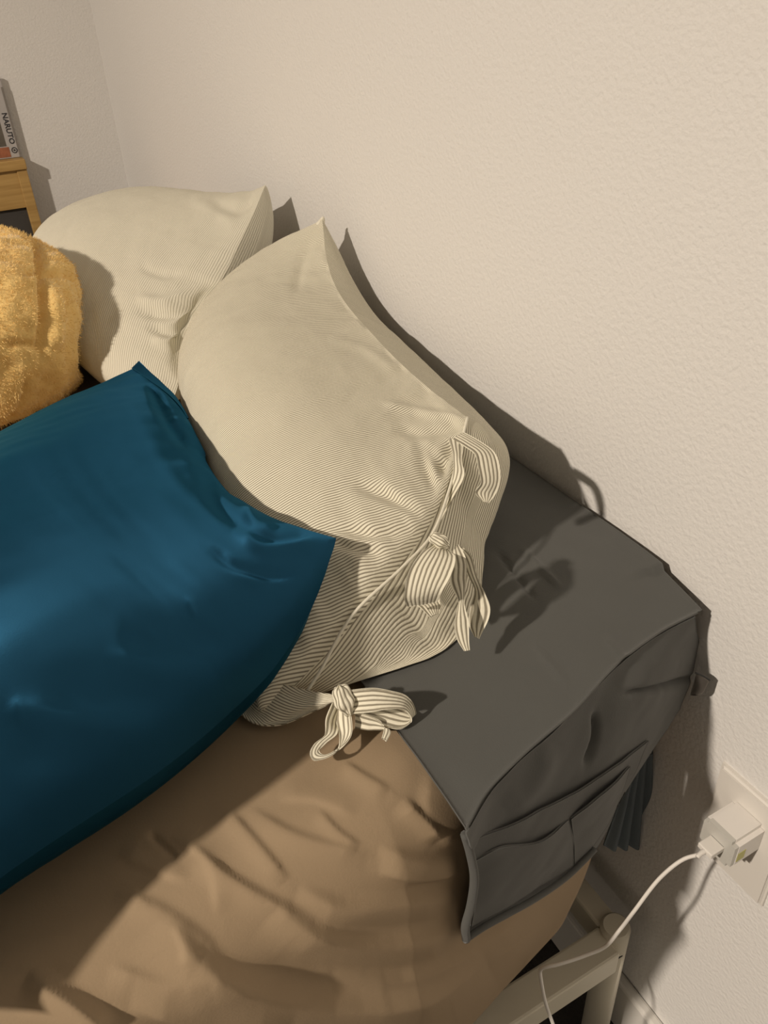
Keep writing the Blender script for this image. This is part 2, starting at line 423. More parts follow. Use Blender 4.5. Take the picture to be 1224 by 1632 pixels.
# ------------------------------------------------------------------ pillows
def coons(b, t, n, f, ns, nt, relax=0):
    """grid from four seam curves: bottom/top run near->far, near/far run bottom->top"""
    B, T, Nn, Ff = spline(b, ns), spline(t, ns), spline(n, nt), spline(f, nt)
    s = np.linspace(0, 1, ns)[:, None, None]; q = np.linspace(0, 1, nt)[None, :, None]
    G = (1 - q) * B[:, None] + q * T[:, None] + (1 - s) * Nn[None] + s * Ff[None]
    G -= (1-s)*(1-q)*B[0] + s*(1-q)*B[-1] + (1-s)*q*T[0] + s*q*T[-1]
    if not relax: return G
    # relax the inside so that kinks of a seam do not run across the cloth
    m_ = 33; ii_ = np.linspace(0, ns - 1, m_).round().astype(int); jj_ = np.linspace(0, nt - 1, m_).round().astype(int)
    g0 = G[ii_][:, jj_]; g = blur(g0.copy(), relax); D = g - g0
    fs, ft = np.linspace(0, m_ - 1, ns), np.linspace(0, m_ - 1, nt)
    up = np.array([[np.interp(fs, np.arange(m_), D[:, j, c]) for c in range(3)] for j in range(m_)])          # (m, 3, ns)
    out = np.array([[np.interp(ft, np.arange(m_), up[:, c, i]) for c in range(3)] for i in range(ns)])          # (ns, 3, nt)
    return G + blur(out.transpose(0, 2, 1), 6)
def cushion(M, hf, hb, flip=False, fs=(.5, .5), ft=(.5, .5), bs=(.5, .5), bt=(.5, .5), lumps_f=(), lumps_b=(), lean=None):
    """two skins swelling from a middle surface; fs/ft/bs/bt say how steeply each skin leaves its seams"""
    ns, nt = M.shape[:2]
    s, t = np.meshgrid(np.linspace(0, 1, ns), np.linspace(0, 1, nt), indexing='ij')
    N = normals(blur(M, 6)) * (-1 if flip else 1)
    mean = N.reshape(-1, 3).mean(0); mean /= np.linalg.norm(mean)
    N = blur(N, 60) * .4 + mean * .6; N /= np.linalg.norm(N, axis=-1, keepdims=True)
    def prof(ps, pt):
        f = lambda x, p: (np.clip(x, 0, 1) ** p[0] * np.clip(1 - x, 0, 1) ** p[1])
        top = lambda p: f(p[0] / (p[0] + p[1]), p)
        return f(s, ps) * f(t, pt) / (top(ps) * top(pt))
    A = M + N * (hf * prof(fs, ft))[..., None]; Bk = M - N * (hb * prof(bs, bt))[..., None]
    if lean:                                    # (axis, from, to, vector): the back skin leans out beyond that seam
        w_ = np.clip(((t if lean[0] == 't' else 1 - s) - lean[1]) / (lean[2] - lean[1]), 0, 1); w_ = w_ * w_ * (3 - 2 * w_)
        Bk = Bk + (w_ * hb * prof(bs, bt))[..., None] * np.array(lean[3])
    fall = np.clip(prof((.5, .5), (.5, .5)) * 3, 0, 1)
    for lst, G in ((lumps_f, A), (lumps_b, Bk)):
        for (s0, t0, ds, dt, vec) in lst:
            G += (np.exp(-((s - s0) / ds) ** 2 - ((t - t0) / dt) ** 2) * fall)[..., None] * np.array(vec)
    return A, Bk, N, s, t
def settle(G, soft=.004, floor=ZT + .008, wall=-.004):
    """cloth resting on the mattress and against the wall"""
    d = G[..., 2] - floor; G[..., 2] = floor + np.where(d > soft, d, soft * np.exp(np.minimum(d / soft, 1) - 1))
    d = wall - G[..., 0]; G[..., 0] = wall - np.where(d > soft, d, soft * np.exp(np.minimum(d / soft, 1) - 1))
    return G
def seal(A, Bk):
    for e in (np.s_[0], np.s_[-1], np.s_[:, 0], np.s_[:, -1]): Bk[e] = A[e]
    return A, Bk
def pillow_mesh(name, A, Bk, mat, uvA=None, uvB=None, flip=False):
    ns, nt = A.shape[:2]; n = ns * nt
    Q = np.vstack([quads(ns, nt, 0, flip), quads(ns, nt, n, not flip)])
    UV = None if uvA is None else np.vstack([uvA.reshape(-1, 2), uvB.reshape(-1, 2)])
    return mesh_from(name, np.vstack([A.reshape(-1, 3), Bk.reshape(-1, 3)]), Q, mat, UV)

from mathutils.bvhtree import BVHTree
def evict(sheets, solid, direction, gap=.0015):
    """slide the cloth points that lie inside another body out of it along one direction"""
    me = solid.data; b = BVHTree.FromPolygons([v.co[:] for v in me.vertices], [p.vertices[:] for p in me.polygons])
    d = Vector(direction).normalized(); out = []
    lo = np.array([v.co for v in me.vertices]).min(0) - gap; hi = np.array([v.co for v in me.vertices]).max(0) + gap
    for G in sheets:
        F_ = G.reshape(-1, 3).copy(); shift = np.zeros(len(F_))
        for i in np.nonzero(((F_ > lo) & (F_ < hi)).all(1))[0]:
            p = Vector(F_[i].tolist()); n = 0; q = p.copy(); last = 0.0
            for _ in range(6):
                h = b.ray_cast(q, d)
                if h[0] is None: break
                n += 1; last = (h[0] - p).length
                q = h[0] + d * 1e-5
            if n % 2: shift[i] = last + gap
            else:
                h = b.find_nearest(p, gap * .6)
                if h[0] is not None: shift[i] = gap * .7
        S_ = shift.reshape(G.shape[:2])
        for _ in range(4):
            E = np.pad(S_, 1, mode='edge'); S_ = np.maximum.reduce([E[1:-1, 1:-1], E[:-2, 1:-1], E[2:, 1:-1], E[1:-1, :-2], E[1:-1, 2:]])
        S_ = blur(S_[..., None], 8)
        out.append(G + S_ * np.array(d))
    return out

# ---- striped pillow in front
ns, nt = 260, 220
hem = [at(415, 1138, k=.535), at(470, 1122, k=.532), at(505, 1078, k=.530), at(560, 982, k=.540), at(640, 905, k=.556), at(686, 855, k=.573), at(716, 780, k=.605), at(745, 665, x=-.12)]
top = [at(745, 665, x=-.12), at(700, 632, x=-.112), at(654, 604, x=-.108), at(631, 577, x=-.104), at(599, 536, x=-.095), at(544, 481, x=-.075), at(508, 426, x=-.06), at(514, 350, x=-.040)]
Cc = at(318, 575, z=.69)
far = [Cc, (-.17, .985, .76), (-.09, .97, .82), at(514, 350, x=-.040)]
bot = [at(415, 1138, k=.535), at(395, 960, z=.69), at(385, 850, z=.69), at(335, 735, z=.69), at(310, 660, z=.69), Cc]
M1 = coons(bot, top, hem, far, ns, nt, 45)
SA = dict(fs=(.45, .5), ft=(.40, 1.25), bs=(.30, .5), bt=(.4, .5), lumps_b=[(.05, .50, .14, .40, (.0, -.045, -.02))], lean=('t', .74, .98, (1.06, -.15, .10)))
sgn = 1 if normals(M1)[ns // 2, nt // 2, 2] > 0 else -1
A, Bk, N, s, t = cushion(M1, .062, .105, flip=sgn < 0, **SA)
# puckers running in from the seams, crinkle of the cloth
edge = np.exp(-np.minimum(1 - t, t) / .06) * np.clip(np.minimum(1 - t, t) / .02, 0, 1)
A += N * ((edge * .004 * noise(np.stack([s * 34, t * 2, s * 0], -1), 1, 5)) + .0016 * fbm(np.stack([s * 16, t * 5, s * 0], -1), 1, 9))[..., None]
eh = np.exp(-s / .05) * np.clip(s / .02, 0, 1)
A += N * (eh * .004 * noise(np.stack([s * 3, t * 26, s * 0], -1), 1, 15))[..., None]
Bk -= N * (.003 * fbm(np.stack([s * 9, t * 12, s * 0], -1), 1, 19))[..., None]
A = folds(A, N, seam=True, strokes=[([(690, 845), (640, 800), (560, 770)], 10, -.005), ([(690, 850), (600, 850), (520, 840)], 9, -.004), ([(700, 840), (690, 780), (660, 700)], 9, -.004),
    ([(735, 690), (710, 735), (700, 790)], 10, -.008), ([(740, 665), (690, 660), (600, 640)], 7, .003), ([(735, 680), (680, 690), (620, 685)], 8, -.003),
    ([(505, 1080), (460, 1075), (410, 1060)], 8, .004), ([(520, 860), (600, 880), (660, 870)], 8, -.003), ([(640, 600), (590, 560), (520, 540)], 8, .002),
    ([(500, 380), (480, 420), (470, 470)], 9, -.003)])
Bk = folds(Bk, -N, [([(715, 900), (685, 960), (620, 1075)], 8, .007), ([(590, 960), (575, 1020), (560, 1080)], 16, .004), ([(770, 660), (790, 690), (800, 730)], 8, .004)], np.clip(1 - s * 2.2, 0, 1))
A, Bk = seal(settle(A, floor=ZT + .013), settle(Bk, floor=ZT + .013))
L1 = .50
def arc(G, lo=.25, hi=.75):
    l = np.linalg.norm(np.diff(blur(G, 1), axis=0), axis=-1); n_ = l.shape[1]
    l = l[:, int(lo * n_):int(hi * n_)].mean(1); return np.concatenate([[0], np.cumsum(l)])[:, None]
uvA = np.stack([arc(A) - .17 * (1 - t) * (1 - s) ** 1.5, t * .5], -1); uvB = np.stack([arc(Bk) + .03 * t, t * .5], -1)
pil = empty('pillow', (-.22, .7, ZT), 'striped cream pillow with tied ribbon bows, leaning on the wall beside the grey organiser', 'pillow', )
case_a = add_obj('pillowcase', pillow_mesh('pillowcase', A, Bk, M_STRIPE, uvA, uvB, flip=sgn < 0), pil)
hemc = A[0] + (A[0] - A[6]) * .0
def ribbon(name, L, R_, mat=None, n=48, w_=9, parent=None, thick=.0011, uvscale=None, label=None):
    l, r = spline(L, n), spline(R_, n); q = np.linspace(0, 1, w_)[None, :, None]
    G = l[:, None] * (1 - q) + r[:, None] * q
    G = G + normals(G) * (np.sin(np.linspace(0, math.pi, w_)) * .0008)[None, :, None]
    wd = uvscale or float(np.mean(np.linalg.norm(l - r, axis=1)))
    jj, ii = np.meshgrid(np.linspace(0, wd, w_), np.linspace(0, 1, n)); uv = np.stack([jj, ii], -1)
    return add_obj(name, sheet_mesh(name, G, mat or M_STRIPE, uv, thick), parent, label=label)
def pk(lst):
    out = []
    for a, b, c in lst:
        p = at(a, b, k=c); out.append(p if p[2] > ZT + .013 else at(a, b, z=ZT + .013))
    return out

# rolled hem along the opening of the case
hp = np.vstack([spline(hem, 60)]); 
add_obj('hem', tube_mesh('hem', hp[6:] + np.array([-.0006, -.001, .0006]), .0012, M_STRIPE_FAR, seg=8, n=90), pil, label='pale rolled hem of the case opening')

add_obj('corner_tip', tube_mesh('corner_tip', [at(506, 366, x=-.045), at(511, 357, x=-.041), at(514, 350, x=-.038), at(515, 346, x=-.038)], [.006, .0055, .004, .0012], M_STRIPE_FAR, seg=10, n=16), pil)
# middle bow
K1 = .548
ribbon('bow_loop', pk([(690, 868, K1), (668, 885, K1-.012), (650, 915, K1-.020), (644, 950, K1-.020), (648, 966, K1-.012)]),
       pk([(716, 880, K1), (726, 890, K1-.014), (719, 917, K1-.022), (706, 940, K1-.022), (697, 958, K1-.012)]), parent=pil)
ribbon('bow_loop', pk([(690, 870, K1+.004), (672, 890, K1+.01), (660, 925, K1+.014), (658, 955, K1+.012), (672, 970, K1+.004), (686, 984, K1)]),
       pk([(716, 876, K1+.004), (712, 900, K1+.012), (706, 930, K1+.016), (700, 957, K1+.012), (702, 966, K1+.008), (699, 978, K1+.004)]), parent=pil)
ribbon('tie_end', pk([(719, 878, K1-.004), (718, 905, K1-.006), (717, 930, K1-.004), (731, 959, K1), (726, 983, K1), (724, 1000, K1), (729, 1020, K1), (740, 1037, K1)]),
       pk([(730, 868, K1), (742, 890, K1-.004), (743, 924, K1-.002), (739, 959, K1), (746, 988, K1), (747, 1005, K1), (747, 1020, K1), (748, 1036, K1)]), parent=pil)
ribbon('tie_end', pk([(731, 876, K1+.006), (741, 905, K1+.006), (748, 922, K1+.006), (757, 940, K1+.01), (750, 965, K1+.014), (747, 995, K1+.014), (757, 1015, K1+.012)]),
       pk([(731, 869, K1+.006), (750, 884, K1+.006), (760, 918, K1+.006), (774, 948, K1+.008), (781, 968, K1+.01), (779, 985, K1+.012), (763, 1018, K1+.012)]), parent=pil)
def knot(c, r, ax, name='knot'):
    """a small tied lump with a wrap band"""
    u_, v_ = np.meshgrid(np.linspace(0, math.pi, 22), np.linspace(0, 2 * math.pi, 33), indexing='ij')
    d = np.stack([np.sin(u_) * np.cos(v_), np.sin(u_) * np.sin(v_), np.cos(u_)], -1)
    g = 1 + .10 * np.sin(5 * v_ + 3 * u_) + .08 * np.sin(u_ * 6)
    a = np.array(ax, float); a /= np.linalg.norm(a); b = np.cross(a, [0.2, .9, .3]); b /= np.linalg.norm(b); c2 = np.cross(a, b)
    G = np.array(c) + (d * g[..., None] * np.array([.8, .75, 1.15]) * r) @ np.stack([b, c2, a])
    uv = np.stack([v_ * .006, u_], -1)
    return add_obj(name, mesh_from(name, G.reshape(-1, 3), quads(22, 33), M_STRIPE, uv.reshape(-1, 2)), pil)
knot(at(700, 862, k=K1 - .003), .0062, at(717, 873, k=K1) - at(687, 855, k=K1))
# bottom bow
K2 = .515
knot(at(549, 1115, k=K2), .0085, at(556, 1135, k=K2) - at(542, 1098, k=K2))
ribbon('bow_loop', pk([(556, 1100, K2), (596, 1097, K2-.006), (625, 1102, K2-.006), (646, 1108, K2-.002), (658, 1121, K2+.006), (662, 1138, K2+.012), (650, 1128, K2+.02), (620, 1118, K2+.022), (575, 1118, K2+.014)]),
       pk([(556, 1138, K2), (590, 1135, K2-.004), (620, 1130, K2-.004), (645, 1132, K2), (655, 1150, K2+.006), (640, 1161, K2+.014), (622, 1160, K2+.02), (600, 1152, K2+.02), (570, 1140, K2+.012)]), parent=pil, n=72)
ribbon('tie_end', pk([(566, 1134, K2+.004), (590, 1142, K2+.004), (606, 1150, K2+.003), (612, 1160, K2+.003), (609, 1178, K2+.006)]),
       pk([(566, 1160, K2+.006), (585, 1164, K2+.006), (600, 1164, K2+.005), (622, 1166, K2+.003), (616, 1182, K2+.006)]), parent=pil)
ribbon('bow_loop', pk([(530, 1120, K2+.004), (520, 1145, K2+.002), (517, 1172, K2), (500, 1188, K2), (494, 1203, K2), (500, 1212, K2+.002), (520, 1208, K2+.006), (538, 1195, K2+.008), (541, 1175, K2+.008), (536, 1150, K2+.008), (534, 1125, K2+.008)]),
       pk([(546, 1124, K2+.010), (538, 1150, K2+.014), (537, 1170, K2+.016), (520, 1184, K2+.018), (508, 1196, K2+.018), (515, 1204, K2+.020), (530, 1200, K2+.020), (545, 1190, K2+.004), (559, 1172, K2-.002), (560, 1150, K2-.002), (556, 1130, K2)]), parent=pil, n=80)
# top tie folded over at the corner
K3 = .612
ribbon('tie_end', pk([(722, 700, K3+.012), (742, 712, K3), (757, 724, K3-.006), (762, 745, K3-.008), (766, 770, K3-.006), (757, 785, K3-.002), (770, 798, K3)]),
       pk([(740, 690, K3+.016), (765, 704, K3+.008), (788, 722, K3), (796, 745, K3-.004), (796, 772, K3-.002), (788, 790, K3), (778, 802, K3)]), parent=pil)
ribbon('hem_band', pk([(714, 697, K3+.008), (722, 725, K3), (722, 760, K3-.002), (713, 790, K3-.004), (698, 830, K3-.018)]),
       pk([(738, 712, K3+.006), (736, 738, K3-.002), (740, 757, K3-.006), (722, 795, K3-.012), (700, 834, K3-.022)]), parent=pil)
# loose lower corner of the case
Gc = net([[at(398, 1085, k=.55), at(386, 1118, k=.55), at(383, 1147, k=.548)], [at(440, 1088, k=.535), at(425, 1128, k=.535), at(405, 1160, k=.538)],
          [at(490, 1100, k=.527), at(475, 1128, k=.527), at(440, 1160, k=.533)], [at(540, 1108, k=.52), at(535, 1116, k=.52), at(525, 1122, k=.522)]], 40, 24)
si_, ti_ = np.meshgrid(np.linspace(0, .08, 40), np.linspace(0, .05, 24), indexing='ij')
Gc = Gc + normals(Gc) * (.0015 * fbm(np.stack([si_ * 30, ti_ * 60, si_ * 0], -1), 1, 4))[..., None]
Gc = settle(Gc, floor=ZT + .007)
add_obj('case_corner', sheet_mesh('case_corner', Gc, M_STRIPE, np.stack([ti_ - .4 * si_, si_], -1), .0015), pil)

# ---- pale pillow behind
near = [at(276, 640, z=.690), at(300, 560, k=.955), at(345, 460, k=1.01), at(392, 375, k=1.055), at(424, 295, x=-.042)]
topc = [at(424, 295, x=-.042), (-.06, 1.15, .838), (-.09, 1.28, .825), (-.14, 1.42, .80)]
farc = [at(125, 500, z=.69), (-.30, 1.42, .74), (-.14, 1.42, .80)]
botc = [at(276, 640, z=.690), at(190, 640, z=.69), at(130, 590, z=.69), at(125, 500, z=.69)]
ns, nt = 200, 200
M2 = coons(botc, topc, near, farc, ns, nt, 60)
fl = normals(M2)[ns // 2, nt // 2, 2] < 0
A, Bk, N, s, t = cushion(M2, .085, .08, fl, (.85, .40), (.30, .5), (.4, .5), (.45, .5), lean=('s', .70, .93, (.70, -.05, 0)))
edge = np.exp(-s / .10) * np.clip(s / .03, 0, 1)
A += N * (edge * .004 * noise(np.stack([s * 4, t * 20, s * 0], -1), 1, 55) + .0015 * fbm(np.stack([s * 14, t * 6, s * 0], -1), 1, 59))[..., None]
A = folds(A, N, seam=True, strokes=[([(215, 495), (270, 500), (330, 480)], 9, -.006), ([(230, 520), (290, 530), (320, 512)], 8, -.006), ([(215, 475), (260, 480), (310, 465)], 8, .004),
    ([(240, 540), (280, 548), (310, 530)], 8, .005), ([(330, 320), (375, 335), (410, 310)], 10, -.005), ([(220, 425), (260, 438), (290, 436)], 7, -.003), ([(300, 320), (340, 330), (380, 360)], 12, .003)])
A, Bk = seal(settle(A), settle(Bk))
A, Bk = evict((A, Bk), case_a, (-.1, 1, .05), .005)
uvA = np.stack([arc(A) + 0 * t, t * .5], -1); uvB = np.stack([arc(Bk) + 0 * t, t * .5], -1)
case_b = add_obj('pillow', pillow_mesh('pillow', A, Bk, M_STRIPE_FAR, uvA, uvB, flip=fl), None,
        label='pale striped pillow with one pointed corner, behind the pillow with bows', cat='pillow')

# ---- blue satin pillow
P1 = at(213, 586, z=.752); P2 = at(536, 858, k=.535)
ns, nt = 240, 240          # s: right edge -> left, t: near -> far
right = [P2, at(480, 842, k=.548), at(430, 834, k=.566), at(390, 803, k=.606), at(350, 768, k=.652), at(316, 698, k=.712), at(284, 642, k=.785), P1]
nearb = [P2, at(517, 915, k=.526), at(500, 985, k=.515), at(440, 1075, k=.503), at(375, 1133, z=.716), at(290, 1205, z=.724), at(200, 1270, z=.730), at(100, 1330, z=.732), at(0, 1388, z=.731), np.array([-.60, .255, .728])]
farb = [P1, at(110, 634, z=.760), at(0, 685, z=.765), np.array([-.73, .56, .735])]
left = [nearb[-1], (-.71, .38, .735), farb[-1]]
M3 = coons(nearb, farb, right, left, ns, nt, 14)
fl = normals(M3)[ns // 2, nt // 2, 2] < 0
A, Bk, N, s, t = cushion(M3, .112, .085, fl, (.75, .75), (.40, .95), (.5, .5), (.5, .5))
edge = np.exp(-s / .07) * np.clip(s / .015, 0, 1)
A += N * (edge * .005 * noise(np.stack([s * 4, t * 24, s * 0], -1), 1, 75) + .0016 * fbm(np.stack([s * 6, t * 6, s * 0], -1), 1, 79))[..., None]
A = folds(A, N, seam=True, strokes=[([(330, 870), (380, 905), (450, 915), (500, 905)], 9, -.004), ([(370, 840), (420, 872), (480, 868), (520, 862)], 12, .004), ([(405, 858), (440, 862), (500, 850)], 9, -.003),
    ([(350, 880), (390, 915), (430, 940)], 11, .002), ([(180, 1005), (280, 1020), (400, 1040)], 32, -.0045), ([(160, 1050), (250, 1075), (350, 1085)], 28, .005),
    ([(60, 1090), (180, 1110), (300, 1120)], 32, -.0045), ([(0, 1130), (120, 1160), (260, 1165)], 28, .005), ([(0, 1190), (120, 1215), (220, 1210)], 32, -.005),
    ([(300, 950), (305, 968), (313, 988)], 5, .001), ([(25, 1115), (32, 1138), (40, 1165)], 5, .001), ([(235, 600), (262, 660), (300, 715)], 9, -.006), ([(320, 740), (345, 800), (400, 850)], 13, -.003), ([(395, 800), (410, 835), (440, 850)], 11, .003)])
A, Bk = seal(settle(A), settle(Bk))
A, Bk = evict((A, Bk), case_a, (-1, -.15, 0), .004); A, Bk = evict((A, Bk), case_b, (-.6, -1, 0))
bl = empty('pillow', (-.5, .6, ZT), 'dark blue satin pillow lying on the beige sheet in front of the others', 'pillow')
add_obj('satin_case', pillow_mesh('satin_case', A, Bk, M_BLUE, np.stack([s, t], -1), np.stack([s, t], -1), flip=fl), bl)
# flat seam flange standing up along the right edge
rc = spline(right, 70); inw = A[14, :][np.linspace(0, nt - 1, 70).astype(int)] - rc
inw /= np.linalg.norm(inw, axis=1)[:, None]
ii = np.linspace(0, 1, 70)
wv = np.clip(ii / .15, 0, 1) * .012 * (.4 + .6 * np.abs(np.cos(ii * math.pi * 1.0)) ** 3)
upv = np.array([-.15, -.1, 1.0])
q = np.linspace(0, 1, 7)[None, :, None]
rc = rc + inw * .003
tip = rc - inw * (wv * 1.2)[:, None] + upv * (wv * (.15 + .3 * noise(np.stack([ii * 9, ii * 0, ii * 0], -1), 1, 8)))[:, None]
Gf = (rc[:, None] * (1 - q) + tip[:, None] * q)[44:]; ii = ii[44:]
Gf = evict((Gf,), case_a, (-1, -.3, .3), .004)[0]
add_obj('seam_flange', sheet_mesh('seam_flange', Gf, M_BLUE, np.stack(np.meshgrid(ii, np.linspace(0, .03, 7), indexing='ij'), -1), .0014), bl)

# ---- yellow fleece cushion
u_, v_ = np.meshgrid(np.linspace(0.0008, math.pi - .0008, 180), np.linspace(0, 2 * math.pi, 300), indexing='ij')
d = np.stack([np.sin(u_) * np.cos(v_), np.sin(u_) * np.sin(v_), np.cos(u_)], -1)
d = np.sign(d) * np.abs(d) ** .85
ang = math.radians(-25); Rz = np.array([[math.cos(ang), -math.sin(ang), 0], [math.sin(ang), math.cos(ang), 0], [0, 0, 1]])
G = np.array([-.487, 1.075, .762]) + (d * np.array([.176, .150, .118])) @ Rz.T
Nn = normals(blur(G, 2)); 
if ((Nn * (G - G.reshape(-1, 3).mean(0))).sum(-1)).mean() < 0: Nn = -Nn
front = np.clip(((Nn * (CAM - G)).sum(-1)) * 4, 0, 1)
G = folds(G, Nn, [([(48, 340), (58, 385), (66, 430), (70, 500), (66, 560), (60, 600)], 6, -.012), ([(20, 436), (70, 434), (110, 440), (136, 450)], 6, -.007), ([(0, 548), (40, 548), (70, 556)], 6, -.006),
    ([(78, 400), (95, 420), (130, 430)], 10, .005), ([(85, 450), (92, 500), (85, 560)], 12, .006), ([(45, 600), (35, 640), (10, 680)], 6, -.006)], front)
clump = fbm(G, (55, 55, 40), 21, 4)
G = G + Nn * (clump * .0035)[..., None]
G[..., 2] = np.maximum(G[..., 2], ZT + .008)
G = evict((G,), case_b, (-1, -.2, 0))[0]
ye = empty('cushion', (-.475, 1.10, ZT), 'fluffy yellow fleece cushion with seamed lobes at the left edge', 'cushion')
add_obj('fleece_cover', mesh_from('fleece_cover', G.reshape(-1, 3), quads(180, 300), M_YELLOW), ye)
rng = np.random.default_rng(4)
def fur():
    nb = 60000
    a = rng.integers(8, 172, nb); b = rng.integers(0, 299, nb)
    base = G[a, b] + rng.normal(0, .0007, (nb, 3)); n_ = normals(G)[a, b]
    if ((n_ * Nn[a, b]).sum(-1)).mean() < 0: n_ = -n_
    bt_ = BVHTree.FromPolygons([v.co[:] for v in case_b.data.vertices], [p.vertices[:] for p in case_b.data.polygons])
    free = np.array([bt_.find_nearest(Vector(p.tolist()), .008)[0] is None for p in base]); base, n_ = base[free], n_[free]; nb = len(base)
    cl = np.stack([noise(base, 60, 31), noise(base, 60, 32), noise(base, 60, 33)], -1)
    dr = n_ + cl * .8 + rng.normal(0, .3, (nb, 3)); dr /= np.linalg.norm(dr, axis=1)[:, None]
    ln = rng.uniform(.0022, .005, nb)[:, None]
    sd = np.cross(dr, rng.normal(0, 1, (nb, 3))); sd /= np.linalg.norm(sd, axis=1)[:, None]; sd *= .00035
    V = np.stack([base - sd, base + sd, base + dr * ln], 1).reshape(-1, 3)
    return mesh_from('fleece_pile', V, np.arange(nb * 3).reshape(-1, 3), M_FUR, smooth=False)
add_obj('fleece_pile', fur(), ye, kind='stuff')

# ------------------------------------------------------------------ grey organiser draped over the bed end
def edge_xy(q):
    """front edge of the organiser's top, q 0 (left) .. 1 (wall)"""
    pts = [at(742, 1326, z=ZT + .004), at(772, 1270, z=ZT + .005), at(835, 1205, z=ZT + .005), at(905, 1145, z=ZT + .005), at(985, 1060, z=ZT + .003), at(1060, 1005, z=ZT - .004), at(1118, 975, z=ZT - .010)]
    return spline(pts, q)
NE = 90
E_ = edge_xy(NE)
org = empty('bedside_organiser', (-.15, .4, ZT), 'dark grey fabric organiser with pockets draped over the mattress end by the wall', 'organiser')
lb = [at(742, 1326, z=ZT + .004), at(690, 1248, z=ZT + .006), at(630, 1165, z=ZT + .006), (-.285, .45, ZT + .005), (-.275, .70, ZT + .005)]
rb = [E_[-1], at(1060, 915, z=ZT - .003), at(1010, 868, z=ZT + .002), (-.010, .52, ZT + .003), (-.010, .70, ZT + .003)]
Ltop = spline(lb, 110); Rtop = spline(rb, 110)
far_e = np.linspace(Ltop[-1], Rtop[-1], NE)
Gt = np.zeros((110, NE, 3)); s_ = np.linspace(0, 1, 110)[:, None, None]; q_ = np.linspace(0, 1, NE)[None, :, None]
Gt = (1-s_)*E_[None] + s_*far_e[None] + (1-q_)*Ltop[:, None] + q_*Rtop[:, None] - ((1-s_)*(1-q_)*E_[0] + (1-s_)*q_*E_[-1] + s_*(1-q_)*far_e[0] + s_*q_*far_e[-1])
Nt = np.zeros_like(Gt); Nt[..., 2] = 1
Gt = folds(Gt, Nt, [([(790, 880), (825, 925), (855, 965)], 4, -.003), ([(830, 875), (860, 910), (895, 945)], 4, .0025), ([(850, 1030), (905, 1100)], 5, .0015), ([(960, 1020), (1000, 1060)], 5, .002)])
Gt[..., 2] += .0022 + .0012 * fbm(Gt, (14, 14, 1), 41) + np.exp(-((q_[..., 0] - .0) / .02) ** 2) * .001
Gt[..., 2] = np.where(Gt[..., 1] > .36, np.maximum(Gt[..., 2], ZT + .0045), Gt[..., 2])
add_obj('top_panel', sheet_mesh('top_panel', Gt, M_GREY, None, .0016, flip=normals(Gt)[50, 50, 2] < 0), org)
add_obj('edge_piping', tube_mesh('edge_piping', np.vstack([Gt[0, ::3]]) + [0, -.0003, .0], .0009, M_GREY, seg=8, n=120), org)

# front panel hanging from that edge
def panel(name, rows, nsr, ntr, mat, amp=.002, seed=1, thick=.0016, strokes=(), parent=org):
    g = net(rows, nsr, ntr); n_ = normals(g)
    if n_[nsr // 2, ntr // 2, 1] > 0: n_ = -n_
    g = g + n_ * (amp * fbm(g, (18, 18, 22), seed))[..., None]
    if strokes: g = folds(g, n_, strokes)
    return add_obj(name, sheet_mesh(name, g, mat, None, thick, flip=normals(g)[nsr // 2, ntr // 2, 1] > 0), parent)
def yplane(x, off=0.0):
    """vertical face of the organiser: follows the rounded end of the mattress"""
    xs = [-.31, -.25, -.19, -.10, -.05, -.02, 0.0]; ys = [.2440, .257, .269, .284, .297, .309, .322]
    return np.interp(x, xs, ys) - off
def on_face(u, v, off=0.0):
    y = .26
    for _ in range(12): p = at(u, v, y=y); y = .5 * y + .5 * yplane(p[0], off)
    return at(u, v, y=y)
of = on_face
topE = [E_[0], E_[14], E_[28], E_[43], E_[57], E_[72], E_[86]]
row_mid = [of(750, 1375, .003), of(800, 1320, .004), of(860, 1280, .004), of(925, 1225, .003), of(985, 1160, .002), of(1045, 1105), of(1112, 1045)]
row_bot = [of(744, 1493), of(795, 1462, .004), of(850, 1430, .006), of(905, 1392, .005), of(950, 1350, .003), of(1010, 1240), of(1085, 1130)]
panel('front_panel', [topE, row_mid, row_bot], 80, 120, M_GREY, .0015, 61,
      strokes=[([(947, 1130), (948, 1175), (930, 1225)], 5, -.006), ([(990, 1104), (1040, 1098), (1085, 1085), (1112, 1075)], 5, -.006), ([(880, 1180), (850, 1250), (800, 1290)], 16, .003)])
# pockets: each one a sheet that gapes at its top edge
panel('pocket', [[of(746, 1340, .006), of(800, 1320, .008), of(860, 1292, .009), of(925, 1258, .009), of(985, 1218, .008), of(1036, 1182, .005)],
                 [of(752, 1400, .006), of(800, 1375, .008), of(860, 1345, .009), of(925, 1305, .008), of(975, 1262, .006), of(1015, 1225, .004)],
                 [of(744, 1496, .005), of(795, 1465, .007), of(850, 1433, .008), of(905, 1394, .007), of(950, 1352, .005), of(990, 1270, .004)]], 60, 110, M_GREY, .0015, 63)
panel('pocket', [[of(758, 1372, .008), of(800, 1352, .012), of(850, 1345, .014), of(880, 1330, .014), of(906, 1306, .010)],
                 [of(758, 1425, .008), of(800, 1405, .012), of(850, 1385, .013), of(885, 1365, .012), of(912, 1345, .009)],
                 [of(752, 1478, .007), of(800, 1450, .009), of(850, 1420, .010), of(885, 1398, .009), of(912, 1378, .008)]], 50, 80, M_GREY, .0015, 65)
panel('pocket', [[of(910, 1305, .011), of(945, 1278, .014), of(975, 1252, .013), of(1005, 1222, .007)],
                 [of(915, 1345, .009), of(945, 1318, .010), of(972, 1290, .009), of(992, 1262, .006)],
                 [of(915, 1380, .008), of(940, 1356, .008), of(960, 1330, .007), of(978, 1300, .006)]], 40, 60, M_GREY, .0015, 67)
